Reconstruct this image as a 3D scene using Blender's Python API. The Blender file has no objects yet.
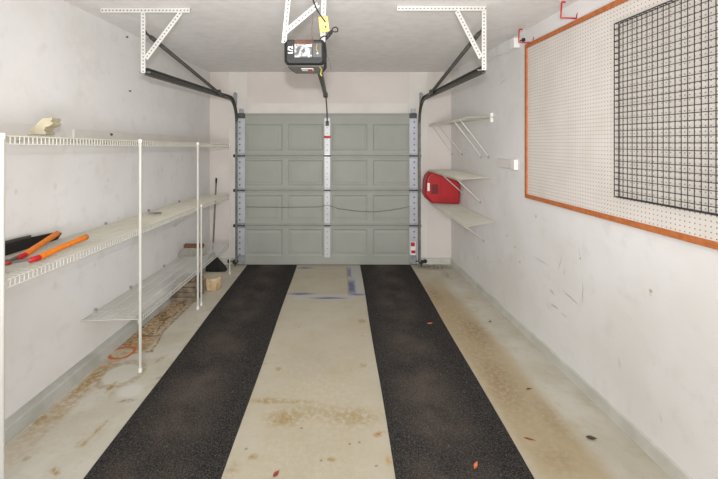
import bpy, math, random
from mathutils import Vector, Matrix
random.seed(4)
C = bpy.context.scene.collection
V = Vector
F = 385.0; CX, CY, CZ = 340.0, 143.0, 1.68      # focal length in pixels, vanishing point, lens height
H = 2.668; YB = 5.36                            # ceiling height, back wall

def W(px, py, y): return V(((px-CX)/F*y, y, CZ-(py-CY)/F*y))
def onz(px, py, z=0.0):
    y = F*(CZ-z)/(py-CY); return V(((px-CX)/F*y, y, z))
def xl(y): return -1.81-.039*(YB-y)
def xr(y): return 1.545+.039*(YB-y)
def onr(px, py, off=0.0):                       # a point on the wall with the pegboard
    k = (px-CX)/F; y = (1.545+.039*YB-off)/(k+.039); return W(px, py, y)
def onl(px, py, off=0.0):
    k = (CX-px)/F; y = (1.81+.039*YB-off)/(k+.039); return W(px, py, y)

# ------------------------------------------------------------------ materials
def lin(c):
    return tuple((v/255/12.92 if v/255 <= .04045 else ((v/255+.055)/1.055)**2.4) for v in c)
class NT:
    def __init__(s, m): s.t = m.node_tree; s.b = s.t.nodes['Principled BSDF']
    def n(s, kind, **kw):
        x = s.t.nodes.new(kind)
        for k, v in kw.items(): setattr(x, k, v)
        return x
    def link(s, a, b): s.t.links.new(a, b)
    def put(s, sock, v):
        if hasattr(v, 'is_output'): s.link(v, sock)
        else: sock.default_value = v
    def math(s, op, a, b=0.0, c=0.0, clamp=False):
        x = s.n('ShaderNodeMath', operation=op, use_clamp=clamp)
        for i, v in enumerate((a, b, c)): s.put(x.inputs[i], v)
        return x.outputs[0]
    def noise(s, vec, scale, detail=4, rough=.55):
        x = s.n('ShaderNodeTexNoise'); x.inputs['Scale'].default_value = scale
        x.inputs['Detail'].default_value = detail; x.inputs['Roughness'].default_value = rough
        s.link(vec, x.inputs['Vector']); return x.outputs['Fac']
    def ramp(s, v, lo, hi, a=0.0, b=1.0):
        x = s.n('ShaderNodeMapRange'); x.interpolation_type = 'SMOOTHSTEP'
        s.put(x.inputs[0], v)
        for i, q in enumerate((lo, hi, a, b)): x.inputs[i+1].default_value = q
        return x.outputs[0]
    def mix(s, f, a, b):
        x = s.n('ShaderNodeMix', data_type='RGBA')
        s.put(x.inputs[0], f); s.put(x.inputs[6], a); s.put(x.inputs[7], b); return x.outputs[2]
    def pos(s): return s.n('ShaderNodeTexCoord').outputs['Object']
    def uv(s): return s.n('ShaderNodeTexCoord').outputs['UV']
    def sep(s, v):
        x = s.n('ShaderNodeSeparateXYZ'); s.link(v, x.inputs[0]); return x.outputs
    def bump(s, h, strength=.2, dist=.002):
        x = s.n('ShaderNodeBump'); x.inputs['Strength'].default_value = strength
        x.inputs['Distance'].default_value = dist
        s.link(h, x.inputs['Height']); s.link(x.outputs[0], s.b.inputs['Normal'])
def col4(c): return (*lin(c), 1)
def base(name, rough=.6, metal=0.0):
    m = bpy.data.materials.new(name); m.use_nodes = True; t = NT(m)
    t.b.inputs['Roughness'].default_value = rough; t.b.inputs['Metallic'].default_value = metal
    return m, t
def paint(name, c, c2=None, scale=12, rough=.6, metal=0.0, bump=0.0, spread=(.35, .7)):
    m, t = base(name, rough, metal); p = t.pos()
    c2 = c2 or tuple(v*.9 for v in c)
    f = t.ramp(t.noise(p, scale), *spread)
    t.link(t.mix(f, col4(c), col4(c2)), t.b.inputs['Base Color'])
    if bump: t.bump(t.noise(p, scale*8), bump)
    return m
def dotted(name, c, hole_shade, su, sv, r, v0=0.0, rough=.5, metal=0.0, stagger=False, noisec=None):
    """rows of round holes, their inner shade painted as dots, by metric UV"""
    m, t = base(name, rough, metal); o = t.sep(t.uv())
    u = t.math('DIVIDE', o[0], su)
    fu = t.math('MULTIPLY', t.math('SUBTRACT', t.math('FRACT', u), .5), su)
    if sv: fv = t.math('MULTIPLY', t.math('SUBTRACT', t.math('FRACT', t.math('DIVIDE', o[1], sv)), .5), sv)
    else: fv = t.math('SUBTRACT', o[1], v0)
    d = t.math('SQRT', t.math('ADD', t.math('MULTIPLY', fu, fu), t.math('MULTIPLY', fv, fv)))
    k = t.ramp(d, r*.85, r*1.15, 1, 0)
    bc = t.mix(t.ramp(t.noise(t.pos(), 5), .35, .7), col4(c), col4(noisec or tuple(v*.95 for v in c)))
    t.link(t.mix(k, bc, col4(hole_shade)), t.b.inputs['Base Color']); return m

class Stains:
    """masks with shapes of their own, in the plane of a wall or the floor"""
    def __init__(s, t, a, b, wob=.03, wscale=9):
        s.t = t; p = t.pos(); s.p = p; o = t.sep(p)
        n1 = t.noise(p, wscale, 3); q = t.n('ShaderNodeVectorMath', operation='ADD'); t.link(p, q.inputs[0]); q.inputs[1].default_value = (7.3, 2.1, 4.4)
        n2 = t.noise(q.outputs[0], wscale, 3)
        s.a = t.math('ADD', o[a], t.math('MULTIPLY', t.math('SUBTRACT', n1, .5), wob*2))
        s.b = t.math('ADD', o[b], t.math('MULTIPLY', t.math('SUBTRACT', n2, .5), wob*2))
    def loc(s, ca, cb, ra, rb, rot):
        t = s.t; c, n = math.cos(rot), math.sin(rot)
        da = t.math('SUBTRACT', s.a, ca); db = t.math('SUBTRACT', s.b, cb)
        x = t.math('DIVIDE', t.math('ADD', t.math('MULTIPLY', da, c), t.math('MULTIPLY', db, n)), ra)
        y = t.math('DIVIDE', t.math('SUBTRACT', t.math('MULTIPLY', db, c), t.math('MULTIPLY', da, n)), rb)
        return x, y
    def rad(s, *k):
        x, y = s.loc(*k); t = s.t
        return t.math('SQRT', t.math('ADD', t.math('MULTIPLY', x, x), t.math('MULTIPLY', y, y)))
    def blob(s, ca, cb, ra, rb, rot=0, lo=.5, hi=1.0, k=1.0): return s.t.ramp(s.rad(ca, cb, ra, rb, rot), lo, hi, k, 0)
    def ring(s, ca, cb, ra, rb, rot=0, w=.12, k=1.0):
        d = s.t.math('ABSOLUTE', s.t.math('SUBTRACT', s.rad(ca, cb, ra, rb, rot), 1)); return s.t.ramp(d, w*.5, w, k, 0)
    def boxd(s, *q):
        x, y = s.loc(*q); return s.t.math('MAXIMUM', s.t.math('ABSOLUTE', x), s.t.math('ABSOLUTE', y))
    def box(s, ca, cb, ra, rb, rot=0, lo=.85, hi=1.0, k=1.0): return s.t.ramp(s.boxd(ca, cb, ra, rb, rot), lo, hi, k, 0)
    def frame(s, ca, cb, ra, rb, rot=0, w=.12, k=1.0):
        d = s.t.math('ABSOLUTE', s.t.math('SUBTRACT', s.boxd(ca, cb, ra, rb, rot), 1)); return s.t.ramp(d, w*.4, w, k, 0)
    def seg(s, a0, b0, a1, b1, wdt, k=1.0, lo=.3):
        L = math.hypot(a1-a0, b1-b0); return s.blob((a0+a1)/2, (b0+b1)/2, L/2, wdt, math.atan2(b1-b0, a1-a0), lo, 1.0, k)

def floor_material():
    m, t = base('concrete floor', .75); s = Stains(t, 0, 1, .018, 11); p = s.p
    c = t.mix(t.ramp(t.noise(p, 2.2, 7, .6), .35, .68), col4((198, 193, 180)), col4((184, 177, 160)))
    c = t.mix(t.ramp(t.noise(p, 26, 6, .65), .5, .8, 0, .4), c, col4((164, 154, 132)))
    def over(mask, rgb):
        nonlocal c; c = t.mix(mask, c, col4(rgb))
    c = t.mix(t.ramp(t.noise(p, 5.5, 8, .7), .48, .72, 0, .5), c, col4((168, 156, 122)))
    brk = t.ramp(t.noise(p, 17, 9, .7), .36, .66); fine = t.ramp(t.noise(p, 30, 9, .72), .36, .58)
    def br(mask): return t.math('MULTIPLY', mask, brk)
    def fi(mask): return t.math('MULTIPLY', mask, fine)
    # the strip beside the wall with the pegboard: tan dirt, pale band next to the wall
    over(s.box(1.15, 2.9, .25, 2.5, .03, .5, 1.0, .8), (170, 152, 118))
    over(fi(s.box(1.12, 3.3, .2, 1.6, .03, .2, 1.0, .55)), (150, 130, 96))
    for q in ((1.22, 3.45, .16, .4, .55), (1.12, 2.7, .14, .45, .45), (1.05, 4.3, .12, .4, .5), (1.3, 2.35, .10, .3, .3), (1.15, 2.05, .15, .15, .35)):
        over(fi(s.blob(*q[:4], 0, 0, 1, q[4])), (128, 100, 66))
    over(fi(s.blob(1.27, 5.22, .4, .2, 0, .1, 1, 1)), (84, 72, 54)); over(fi(s.blob(1.35, 4.9, .08, .3, 0, 0, 1, .6)), (120, 106, 82))
    over(s.blob(1.31, 4.45, .13, .45, 0, .3, 1, .45), (200, 199, 186))
    q = onz(469, 298); over(s.blob(q.x, q.y, .05, .03, 0, .3, 1, .8), (206, 158, 70))
    # middle strip: blue paint, yellow-brown spills
    over(s.box(-.157, 2.6, .46, 3.2, 0, .9, 1, .55), (174, 163, 140)); over(fi(s.box(-.157, 2.3, .46, 1.2, 0, .3, 1, .35)), (166, 152, 120))
    b = (80, 90, 132)
    over(s.box(.195, 4.75, .08, .58, 0, .8, 1, .6), (176, 180, 184))
    over(s.box(-.16, 4.2, .47, .11, 0, .5, 1, .55), (184, 185, 186))
    over(fi(s.box(.118, 5.0, .038, .25, 0, .3, 1.1, .9)), b); over(s.box(.135, 4.5, .05, .25, 0, .3, 1.2, .85), b)
    over(s.blob(-.44, 4.29, .24, .05, 0, 0, 1, .95), b); over(s.blob(-.12, 4.17, .3, .045, 0, 0, 1, .95), b)
    over(s.blob(.2, 4.27, .14, .05, 0, 0, 1, .9), b); over(s.blob(-.47, 5.18, .17, .06, 0, 0, 1, .85), b)
    yb = (148, 122, 56)
    for (px, py, rx, ry, k) in ((268, 401, .2, .045, .85), (296, 402, .2, .03, .5), (283, 419, .17, .1, .8), (355, 417, .26, .14, .6), (362, 321, .06, .07, .9),
                                (278, 369, .05, .035, .8), (264, 364, .04, .04, .7), (363, 365, .05, .04, .7), (332, 460, .03, .025, 1), (254, 457, .04, .03, .9), (310, 412, .4, .12, .35), (232, 470, .06, .08, .5)):
        q = onz(px, py); over(fi(s.blob(q.x, q.y, rx, ry, 0, 0, 1, k)), yb)
    q = onz(379, 434); over(fi(s.blob(q.x, q.y, .06, .03, .3, .1, 1, 1)), (166, 112, 54))
    q = onz(389, 461); over(fi(s.blob(q.x, q.y, .035, .05, .3, .1, 1, .8)), (176, 140, 80))
    q = onz(310, 365); over(fi(s.blob(q.x, q.y, .25, .3, 0, 0, 1, .4)), (166, 160, 148))
    for px, py in ((350, 444), (360, 443), (322, 460), (376, 465), (246, 449), (302, 428), (299, 327), (362, 336)):
        q = onz(px, py); over(s.blob(q.x, q.y, .013, .011, 0, .1, 1, .7), (96, 80, 64))
    # the strip under the wire shelving: rust, dark edges, whitish spills
    over(fi(s.box(-1.74, 3.1, .10, 1.5, -.03, .2, 1, .8)), (168, 138, 92))
    q = onz(160, 320); over(fi(s.box(q.x, q.y, .15, .55, -.04, .6, 1.05, .95)), (160, 126, 80))
    over(fi(s.frame(q.x, q.y, .14, .48, -.04, .13, .8)), (116, 82, 46)); over(fi(s.ring(q.x-.02, q.y-.1, .08, .22, .1, .22, .9)), (104, 76, 46)); over(fi(s.ring(q.x+.04, q.y+.2, .06, .2, -.1, .22, .9)), (112, 82, 50))
    q = onz(143, 344); over(fi(s.frame(q.x, q.y, .11, .13, .15, .14, .9)), (128, 90, 50)); over(fi(s.blob(q.x, q.y, .14, .17, 0, .3, 1, .8)), (172, 138, 90))
    q = onz(128, 338); over(fi(s.blob(q.x, q.y, .1, .2, 0, .2, 1, .9)), (150, 112, 66))
    q = onz(122, 352.5); over(s.blob(q.x, q.y, .1, .085, 0, .7, 1, .5), (190, 176, 148)); over(s.ring(q.x, q.y, .088, .09, 0, .19, .95), (186, 98, 42))
    q = onz(121, 374); over(s.blob(q.x, q.y, .14, .15, 0, .75, 1, .75), (200, 197, 186)); over(fi(s.ring(q.x, q.y, .14, .15, 0, .25, .5)), (146, 122, 84))
    q = onz(131, 391); over(s.blob(q.x, q.y, .1, .09, 0, .5, 1, .8), (206, 203, 195)); over(fi(s.blob(q.x+.03, q.y-.1, .09, .025, .1, .1, 1, .7)), (110, 102, 90)); over(fi(s.blob(q.x+.14, q.y+.16, .1, .03, .5, .1, 1, .7)), (120, 110, 92))
    q = onz(111, 387); over(fi(s.blob(q.x, q.y, .035, .09, 0, .1, 1, 1)), (156, 126, 62))
    for (a, bq, k, wd) in (((80, 448), (118, 410), .8, .02), ((74, 450), (88, 438), 1, .04), ((20, 440), (60, 400), .7, .05), ((60, 406), (110, 362), 1, .05), ((84, 386), (100, 368), .9, .05), ((18, 464), (34, 454), .8, .03), ((48, 476), (62, 468), 1, .05), ((150, 366), (172, 352), .7, .03), ((40, 424), (70, 412), .5, .03), ((110, 400), (114, 386), .5, .03)):
        p0, p1 = onz(*a), onz(*bq); over(fi(s.seg(p0.x, p0.y, p1.x, p1.y, wd, k, 0)), (158, 124, 64))
    t.link(c, t.b.inputs['Base Color'])
    t.bump(t.noise(p, 60, 5), .12); return m

def wall_material(name, side):
    m, t = base(name, .62); s = Stains(t, 1, 2, .012, 14); p = s.p
    c = t.mix(t.ramp(t.noise(p, 1.3, 5), .4, .66), col4((228, 226, 224)), col4((220, 217, 213)))
    c = t.mix(t.ramp(t.noise(p, 7, 5, .6), .52, .78, 0, .5), c, col4((206, 202, 197)))
    def over(mask, rgb):
        nonlocal c; c = t.mix(mask, c, col4(rgb))
    if side == 'r':
        def ln(a, b, w, k, rgb=(96, 92, 90)):
            p0, p1 = onr(*a), onr(*b); over(s.seg(p0.y, p0.z, p1.y, p1.z, w*.6, k*.9, 0), rgb)
        ln((560, 288), (582, 308), .012, .85); ln((583, 276), (582, 309), .009, .8); ln((563, 251), (557, 276), .01, .55); ln((565, 267), (564, 277), .01, .5)
        ln((549, 303), (560, 310), .03, .6, (130, 126, 122)); ln((548, 288), (556, 296), .035, .5, (140, 136, 132)); ln((530, 255), (552, 267), .02, .45, (150, 144, 134))
        ln((560, 312), (568, 319), .015, .45); ln((619, 355), (620, 372), .03, .4, (176, 172, 164)); ln((650, 290), (651, 298), .02, .4, (150, 146, 140))
        ln((498, 86), (509, 77), .02, .45, (160, 154, 148)); ln((660, 410), (661, 425), .02, .4, (180, 176, 170)); ln((578, 245), (581, 262), .012, .3)
        q = onr(651, 291); over(s.blob(q.y, q.z, .015, .015, 0, .4, 1, .8), (176, 150, 110)); q = onr(580, 258); over(s.blob(q.y, q.z, .008, .008, 0, .4, 1, .9), (90, 86, 82))
        for px, py in ((478, 258), (507, 236), (490, 262), (520, 262), (536, 216), (515, 247)):
            q = onr(px, py); over(s.blob(q.y, q.z, .02, .02, 0, .2, 1, .5), (150, 145, 138))
    if side == 'l':
        for (px, py, r, k) in ((16, 192, .018, .5), (55, 186, .03, .4), (108, 180, .02, .4), (55, 285, .03, .35), (95, 265, .02, .4), (162, 170, .03, .35), (182, 160, .03, .3), (118, 218, .012, .9), (172, 178, .03, .3), (190, 196, .01, .7)):
            q = onl(px, py); over(s.blob(q.y, q.z, r, r*1.4, 0, 0, 1, k*.7), (168, 160, 148))
        for px, py, ra, rb in ((40, 55, .25, .3), (90, 70, .3, .4), (20, 80, .12, .3), (150, 100, .5, .3)):
            q = onl(px, py); over(t.math('MULTIPLY', s.blob(q.y, q.z, ra, rb, 0, .4, 1, .5), t.ramp(t.noise(p, 16), .45, .6)), (232, 228, 224))
    t.link(c, t.b.inputs['Base Color']); t.bump(t.noise(p, 45, 5), .1); return m

def mat_material():
    m, t = base('black carpet runner', .95); p = t.pos(); o = t.sep(p)
    c = t.mix(t.ramp(t.noise(p, 130, 3, .7), .42, .68), col4((34, 33, 32)), col4((82, 78, 74)))
    w = t.math('MULTIPLY', t.ramp(t.math('ABSOLUTE', t.math('SUBTRACT', o[0], .3)), .02, .3, 1, 0), t.ramp(t.noise(p, 2.3, 4), .3, .7))
    c = t.mix(t.math('MULTIPLY', w, t.ramp(t.noise(p, 90, 3, .7), .3, .7, .3, .85)), c, col4((104, 92, 84)))
    c = t.mix(t.ramp(t.noise(p, 60, 2), .74, .78, 0, .8), c, col4((150, 144, 136)))
    t.link(c, t.b.inputs['Base Color']); t.bump(t.noise(p, 400, 2), .5, .004)
    t.b.inputs['Specular IOR Level'].default_value = .15; return m

M = {}
M['floor'] = floor_material(); M['wl'] = wall_material('white wall with patched plaster', 'l'); M['wr'] = wall_material('white wall with scuffs', 'r')
M['wb'] = paint('white painted back wall', (216, 208, 202), (209, 200, 193), 2, .65)
M['ceil'] = paint('ceiling paint', (232, 230, 228), (226, 222, 219), 9, .8, bump=.35)
M['curb'] = paint('grey concrete curb', (200, 199, 190), (186, 184, 173), 5, .8, bump=.2)
M['curb2'] = paint('darker grey concrete curb', (182, 181, 174), (164, 162, 153), 5, .8, bump=.2)
M['trim'] = paint('white painted timber', (220, 215, 208), (212, 206, 198), 3, .55)
M['mat'] = mat_material()
M['door'] = paint('grey green steel', (157, 158, 150), (152, 153, 144), 3, .55)
for k_, v_, r_, c_ in (('stile0', .030, .011, (186, 188, 195)), ('stile1', .038, .006, (200, 200, 200)), ('stile2', .066, .011, (186, 188, 195))):
    M[k_] = dotted('punched galvanised stile', c_, (88, 88, 92), .078, 0, r_, v_, .45, .2)
M['galv'] = paint('galvanised steel', (170, 172, 174), (140, 142, 146), 20, .42, .5)
M['dark'] = paint('dark grey steel', (84, 82, 76), (68, 66, 61), 20, .5, .25)
M['steel'] = paint('dull track steel', (120, 119, 114), (96, 95, 90), 20, .5, .3)
M['rub'] = paint('black rubber', (30, 29, 28), (40, 38, 37), 30, .7)
M['perf'] = dotted('white punched angle iron', (204, 201, 195), (92, 87, 82), .026, 0, .0052, .016, .6)
M['black'] = paint('black plastic', (20, 20, 20), (16, 16, 16), 10, .62)
M['grey'] = paint('charcoal plastic', (70, 68, 66), (60, 58, 57), 10, .5)
M['plate'] = paint('grey painted plate', (112, 109, 106), (98, 96, 93), 10, .5)
M['wire'] = paint('cream vinyl coated wire', (208, 204, 190), (200, 195, 178), 5, .45)
M['wire2'] = paint('grey white vinyl coated wire', (206, 206, 200), (192, 191, 184), 5, .45)
M['post'] = paint('white enamel', (206, 204, 197), (198, 195, 186), 5, .45)
M['orange'] = paint('orange foam grip', (236, 132, 28), (222, 118, 22), 40, .6)
M['red'] = paint('red paint', (190, 26, 30), (170, 20, 24), 30, .5)
M['can'] = paint('red polyethylene', (172, 14, 22), (156, 10, 17), 4, .42)
M['peg'] = dotted('cream pegboard', (220, 213, 206), (138, 124, 108), .0254, .0254, .0036, rough=.6, noisec=(214, 206, 198))
M['oak'] = paint('orange stained timber', (188, 112, 60), (168, 94, 48), 30, .5)
M['grid'] = paint('black enamelled wire', (46, 44, 44), (38, 36, 36), 20, .45)
M['white'] = paint('white plastic', (236, 234, 230), (230, 227, 222), 5, .4)
M['cream'] = paint('cream painted wood', (198, 190, 164), (184, 174, 144), 14, .6)
M['board'] = paint('off white painted board', (226, 222, 216), (218, 213, 205), 4, .6)
M['brown'] = paint('brown varnished wood', (112, 74, 42), (92, 58, 32), 30, .5)
M['bristle'] = paint('pale nylon bristle', (166, 163, 152), (142, 139, 128), 60, .8)
M['weather'] = paint('weathered grey brown wood', (136, 122, 104), (98, 86, 72), 14, .85, bump=.4)
M['tan'] = paint('pale tan wood', (210, 188, 152), (180, 148, 108), 12, .8, bump=.3)
M['handle'] = paint('grey handle tube', (116, 112, 106), (96, 92, 88), 10, .5)
M['tag'] = paint('yellow card', (226, 194, 116), (214, 178, 96), 20, .6)
M['amber'] = paint('amber light cover', (84, 46, 24), (58, 26, 14), 8, .35)
M['photo'] = paint('grey printed label', (176, 174, 172), (74, 74, 74), 28, .35, spread=(.42, .58))
M['yellow'] = paint('yellow green cord', (172, 166, 78), (150, 144, 60), 30, .6)
M['leaf'] = paint('dry orange leaf', (214, 124, 82), (190, 96, 56), 60, .7)
M['leafbrown'] = paint('dry brown leaf', (84, 64, 46), (60, 46, 34), 60, .7)
M['leafred'] = paint('dry red leaf', (156, 66, 46), (120, 48, 36), 60, .7)
M['silver'] = paint('worn aluminium', (150, 148, 150), (112, 108, 108), 40, .4, .4)
M['brass'] = paint('copper wire', (140, 104, 70), (120, 84, 56), 40, .5, .3)

# ------------------------------------------------------------------ mesh builder
class MB:
    def __init__(s): s.v = []; s.f = []; s.uv = []; s.sm = []
    def face(s, pts, uv=None, smooth=False):
        i = len(s.v); s.v += [tuple(p) for p in pts]; s.f.append(tuple(range(i, i+len(pts))))
        s.uv.append(uv or [(0, 9)]*len(pts)); s.sm.append(smooth)
    def raw(s, verts, faces, smooth=False):
        i = len(s.v); s.v += [tuple(p) for p in verts]
        for f in faces:
            s.f.append(tuple(i+k for k in f)); s.uv.append([(0, 9)]*len(f)); s.sm.append(smooth)
    def box(s, lo, hi):
        (a, b, c), (d, e, f) = lo, hi
        s.raw([(a,b,c),(d,b,c),(d,e,c),(a,e,c),(a,b,f),(d,b,f),(d,e,f),(a,e,f)],
              [(3,2,1,0),(4,5,6,7),(0,1,5,4),(1,2,6,5),(2,3,7,6),(3,0,4,7)])
    def hexa(s, p):   # eight corners: four below, four above
        s.raw(p, [(3,2,1,0),(4,5,6,7),(0,1,5,4),(1,2,6,5),(2,3,7,6),(3,0,4,7)])
    def prism(s, poly, vec):          # a closed outline pushed along a vector
        n = len(poly); vec = V(vec); a = [V(p) for p in poly]; b = [p+vec for p in a]
        s.raw(a+b, [tuple(range(n))[::-1], tuple(range(n, 2*n))]+[(i, (i+1) % n, n+(i+1) % n, n+i) for i in range(n)])
    def tube(s, pts, r, n=8, cap=True, smooth=True):
        pts = [V(p) for p in pts]; rs = r if isinstance(r, (list, tuple)) else [r]*len(pts)
        vs = []; prev = None
        for i, p in enumerate(pts):
            t = (pts[min(i+1, len(pts)-1)]-pts[max(i-1, 0)]).normalized()
            if prev is None:
                u = t.cross(V((0, 0, 1)) if abs(t.z) < .9 else V((1, 0, 0))).normalized()
            else: u = (prev-t*prev.dot(t)).normalized()
            prev = u; w = t.cross(u)
            for k in range(n):
                a = 2*math.pi*k/n; vs.append(p+(u*math.cos(a)+w*math.sin(a))*rs[i])
        fs = [(i*n+k, i*n+(k+1) % n, (i+1)*n+(k+1) % n, (i+1)*n+k) for i in range(len(pts)-1) for k in range(n)]
        s.raw(vs, fs, smooth)
        if cap: s.raw(vs[:n], [tuple(range(n))[::-1]]); s.raw(vs[-n:], [tuple(range(n))])
    def strip(s, p0, p1, side, width, thick, v0=0.0):   # a flat bar with metric UV on its faces
        p0, p1, side = V(p0), V(p1), V(side).normalized(); d = (p1-p0); L = d.length; d.normalize()
        side = (side-d*side.dot(d)).normalized(); n = d.cross(side).normalized()*thick/2; w = side*width
        for sg in (1, -1):
            o = n*sg; q = [p0+o, p1+o, p1+w+o, p0+w+o]; uv = [(0, 0), (L, 0), (L, width), (0, width)]
            if sg < 0: q.reverse(); uv.reverse()
            s.face(q, uv)
        s.face([p0-n, p1-n, p1+n, p0+n]); s.face([p0+w+n, p1+w+n, p1+w-n, p0+w-n])
        s.face([p0+n, p0+w+n, p0+w-n, p0-n]); s.face([p1-n, p1+w-n, p1+w+n, p1+n])
    def sweep(s, path, prof, side):   # profile (a along side, b along side x tangent) along a path
        side = V(side).normalized(); path = [V(p) for p in path]; n = len(prof); vs = []
        for i, p in enumerate(path):
            t = (path[min(i+1, len(path)-1)]-path[max(i-1, 0)]).normalized(); w = side.cross(t).normalized()
            vs += [p+side*a+w*b for a, b in prof]
        s.raw(vs, [(i*n+k, i*n+(k+1) % n, (i+1)*n+(k+1) % n, (i+1)*n+k) for i in range(len(path)-1) for k in range(n)])
        s.raw(vs[:n], [tuple(range(n))[::-1]]); s.raw(vs[-n:], [tuple(range(n))])
    def ball(s, c, r, n=10):
        c = V(c); rx, ry, rz = r if isinstance(r, (list, tuple)) else (r, r, r); vs = []; m = n//2
        for i in range(m+1):
            th = math.pi*i/m
            for k in range(n):
                ph = 2*math.pi*k/n; vs.append(c+V((rx*math.sin(th)*math.cos(ph), ry*math.sin(th)*math.sin(ph), rz*math.cos(th))))
        s.raw(vs, [(i*n+k, (i+1)*n+k, (i+1)*n+(k+1) % n, i*n+(k+1) % n) for i in range(m) for k in range(n)], True)
    def build(s, name, mat, parent=None, bevel=0.0, seg=2):
        off = world_loc(parent) if parent else V((0, 0, 0))
        me = bpy.data.meshes.new(name); me.from_pydata([V(p)-off for p in s.v], [], s.f); me.materials.append(mat)
        ul = me.uv_layers.new(name='UVMap'); i = 0
        for poly, uv in zip(me.polygons, s.uv):
            for li, q in zip(poly.loop_indices, uv): ul.data[li].uv = q
        me.polygons.foreach_set('use_smooth', s.sm); me.update()
        o = bpy.data.objects.new(name, me); C.objects.link(o)
        if parent: o.parent = parent
        if bevel:
            w = o.modifiers.new('weld', 'WELD'); w.merge_threshold = .0001
            b = o.modifiers.new('bevel', 'BEVEL'); b.width = bevel; b.segments = seg; b.limit_method = 'ANGLE'; b.angle_limit = .6
        return o
def world_loc(o):
    l = V((0, 0, 0))
    while o: l += V(o.location); o = o.parent
    return l
def tag(o, label=None, cat=None, group=None, kind=None):
    for k, v in (('label', label), ('category', cat), ('group', group), ('kind', kind)):
        if v: o[k] = v
    return o
def thing(name, loc, label, cat, group=None, kind=None):
    e = bpy.data.objects.new(name, None); e.location = loc; e.empty_display_size = .1; C.objects.link(e)
    return tag(e, label, cat, group, kind)
def one(fn, *a):
    m = MB(); getattr(m, fn)(*a); return m

# ------------------------------------------------------------------ the room
Y0 = -2.2
def struct(m, name, mat, label, cat, **k):
    return tag(m.build(name, mat, **k), label, cat, None, 'structure')
m = MB(); m.box((-2.4, Y0, -.15), (2.2, 5.6, 0)); struct(m, 'floor', M['floor'], 'stained bare concrete garage floor between the two white walls', 'floor')
m = MB(); m.box((-2.4, Y0, H), (2.2, 5.6, H+.12)); struct(m, 'ceiling', M['ceil'], 'off-white flat garage ceiling', 'ceiling')
m = MB(); m.hexa([(-2.4,Y0,0),(xl(Y0),Y0,0),(xl(5.56),5.56,0),(-2.4,5.56,0),(-2.4,Y0,H),(xl(Y0),Y0,H),(xl(5.56),5.56,H),(-2.4,5.56,H)])
struct(m, 'wall_left', M['wl'], 'patched white wall behind the long wire shelving', 'wall')
m = MB(); m.hexa([(xr(Y0),Y0,0),(2.2,Y0,0),(2.2,5.56,0),(xr(5.56),5.56,0),(xr(Y0),Y0,H),(2.2,Y0,H),(2.2,5.56,H),(xr(5.56),5.56,H)])
struct(m, 'wall_right', M['wr'], 'scuffed white wall carrying the pegboard', 'wall')
DX0, DX1, DZ = -1.30, .965, 2.0
m = MB(); m.box((-2.0, YB, 0), (DX0, YB+.18, H)); m.box((DX1, YB, 0), (1.7, YB+.18, H)); m.box((DX0, YB, DZ), (DX1, YB+.18, H))
struct(m, 'wall_back', M['wb'], 'white end wall around the garage door', 'wall')
for n, (a, b) in (('trim_1', (-1.545, -1.29)), ('trim_2', (.955, 1.215))):
    m = MB(); m.box((a, YB-.010, .085), (b, YB-.0005, H-.001))
    struct(m, n, M['trim'], 'white jamb board beside the garage door, by the %s' % ('wire shelving' if a < 0 else 'red fuel can'), 'trim')
m = MB(); m.box((-1.288, YB-.012, 1.99), (.953, YB-.0005, 2.232)); struct(m, 'trim_3', M['trim'], 'white header board above the garage door', 'trim')
def curb(name, x, sgn, w, y0, y1, label):
    m = MB()
    p = lambda y, d, z: V((x(y)+sgn*d, y, z))
    prof = [(0, 0), (w, 0), (w*.8, .066), (w*.7, .075), (0, .082)]
    a = [p(y0, *q) for q in prof]; b = [p(y1, *q) for q in prof]; n = len(prof)
    m.raw(a+b, [tuple(range(n)), tuple(range(n, 2*n))[::-1]]+[(i, n+i, n+(i+1) % n, (i+1) % n) for i in range(n)])
    struct(m, name, M['curb2' if sgn > 0 else 'curb'], label, 'curb')
curb('baseboard_left', xl, 1, .075, Y0, 5.36, 'low grey concrete curb along the foot of the wall behind the wire shelving')
curb('baseboard_right', xr, -1, .016, Y0, 5.36, 'low grey concrete curb along the foot of the pegboard wall')
m = MB(); m.box((-1.8, YB-.03, 0), (-1.44, YB-.0005, .083)); m.box((1.1, YB-.03, 0), (1.53, YB-.0005, .083)); struct(m, 'baseboard_back', M['curb'], 'grey concrete curb at the foot of the end wall', 'curb')

# ------------------------------------------------------------------ sectional door
YD = 5.30
def dx(px): return (px-CX)/F*YD
def dz(py): return CZ-(py-CY)/F*YD
door = thing('door_1', (dx(327.5), YD+.02, 0), 'closed grey-green sectional garage door with sixteen recessed panels', 'garage door', None, 'structure')
seams = [113.2, 155.8, 190.2, 225.2, 264.7]
prow = [(124, 150.5), (160, 185.5), (195, 221), (229, 256)]
pcol = [(244.5, 282.5), (288, 323), (332, 367.5), (373, 410)]
def lerp(a, b, t): return a+(b-a)*t
def panel(m, x0, x1, z0, z1):        # recessed border, then a shallow raised field
    rings = [(0, 0), (.018, .011), (.034, .011), (.050, .0075)]
    r = [[(x0+i, YD+d, z0+i), (x1-i, YD+d, z0+i), (x1-i, YD+d, z1-i), (x0+i, YD+d, z1-i)] for i, d in rings]
    for a, b in zip(r, r[1:]):
        for k in range(4): m.face([a[k], a[(k+1) % 4], b[(k+1) % 4], b[k]])
    m.face(r[-1])
sections = []
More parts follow.
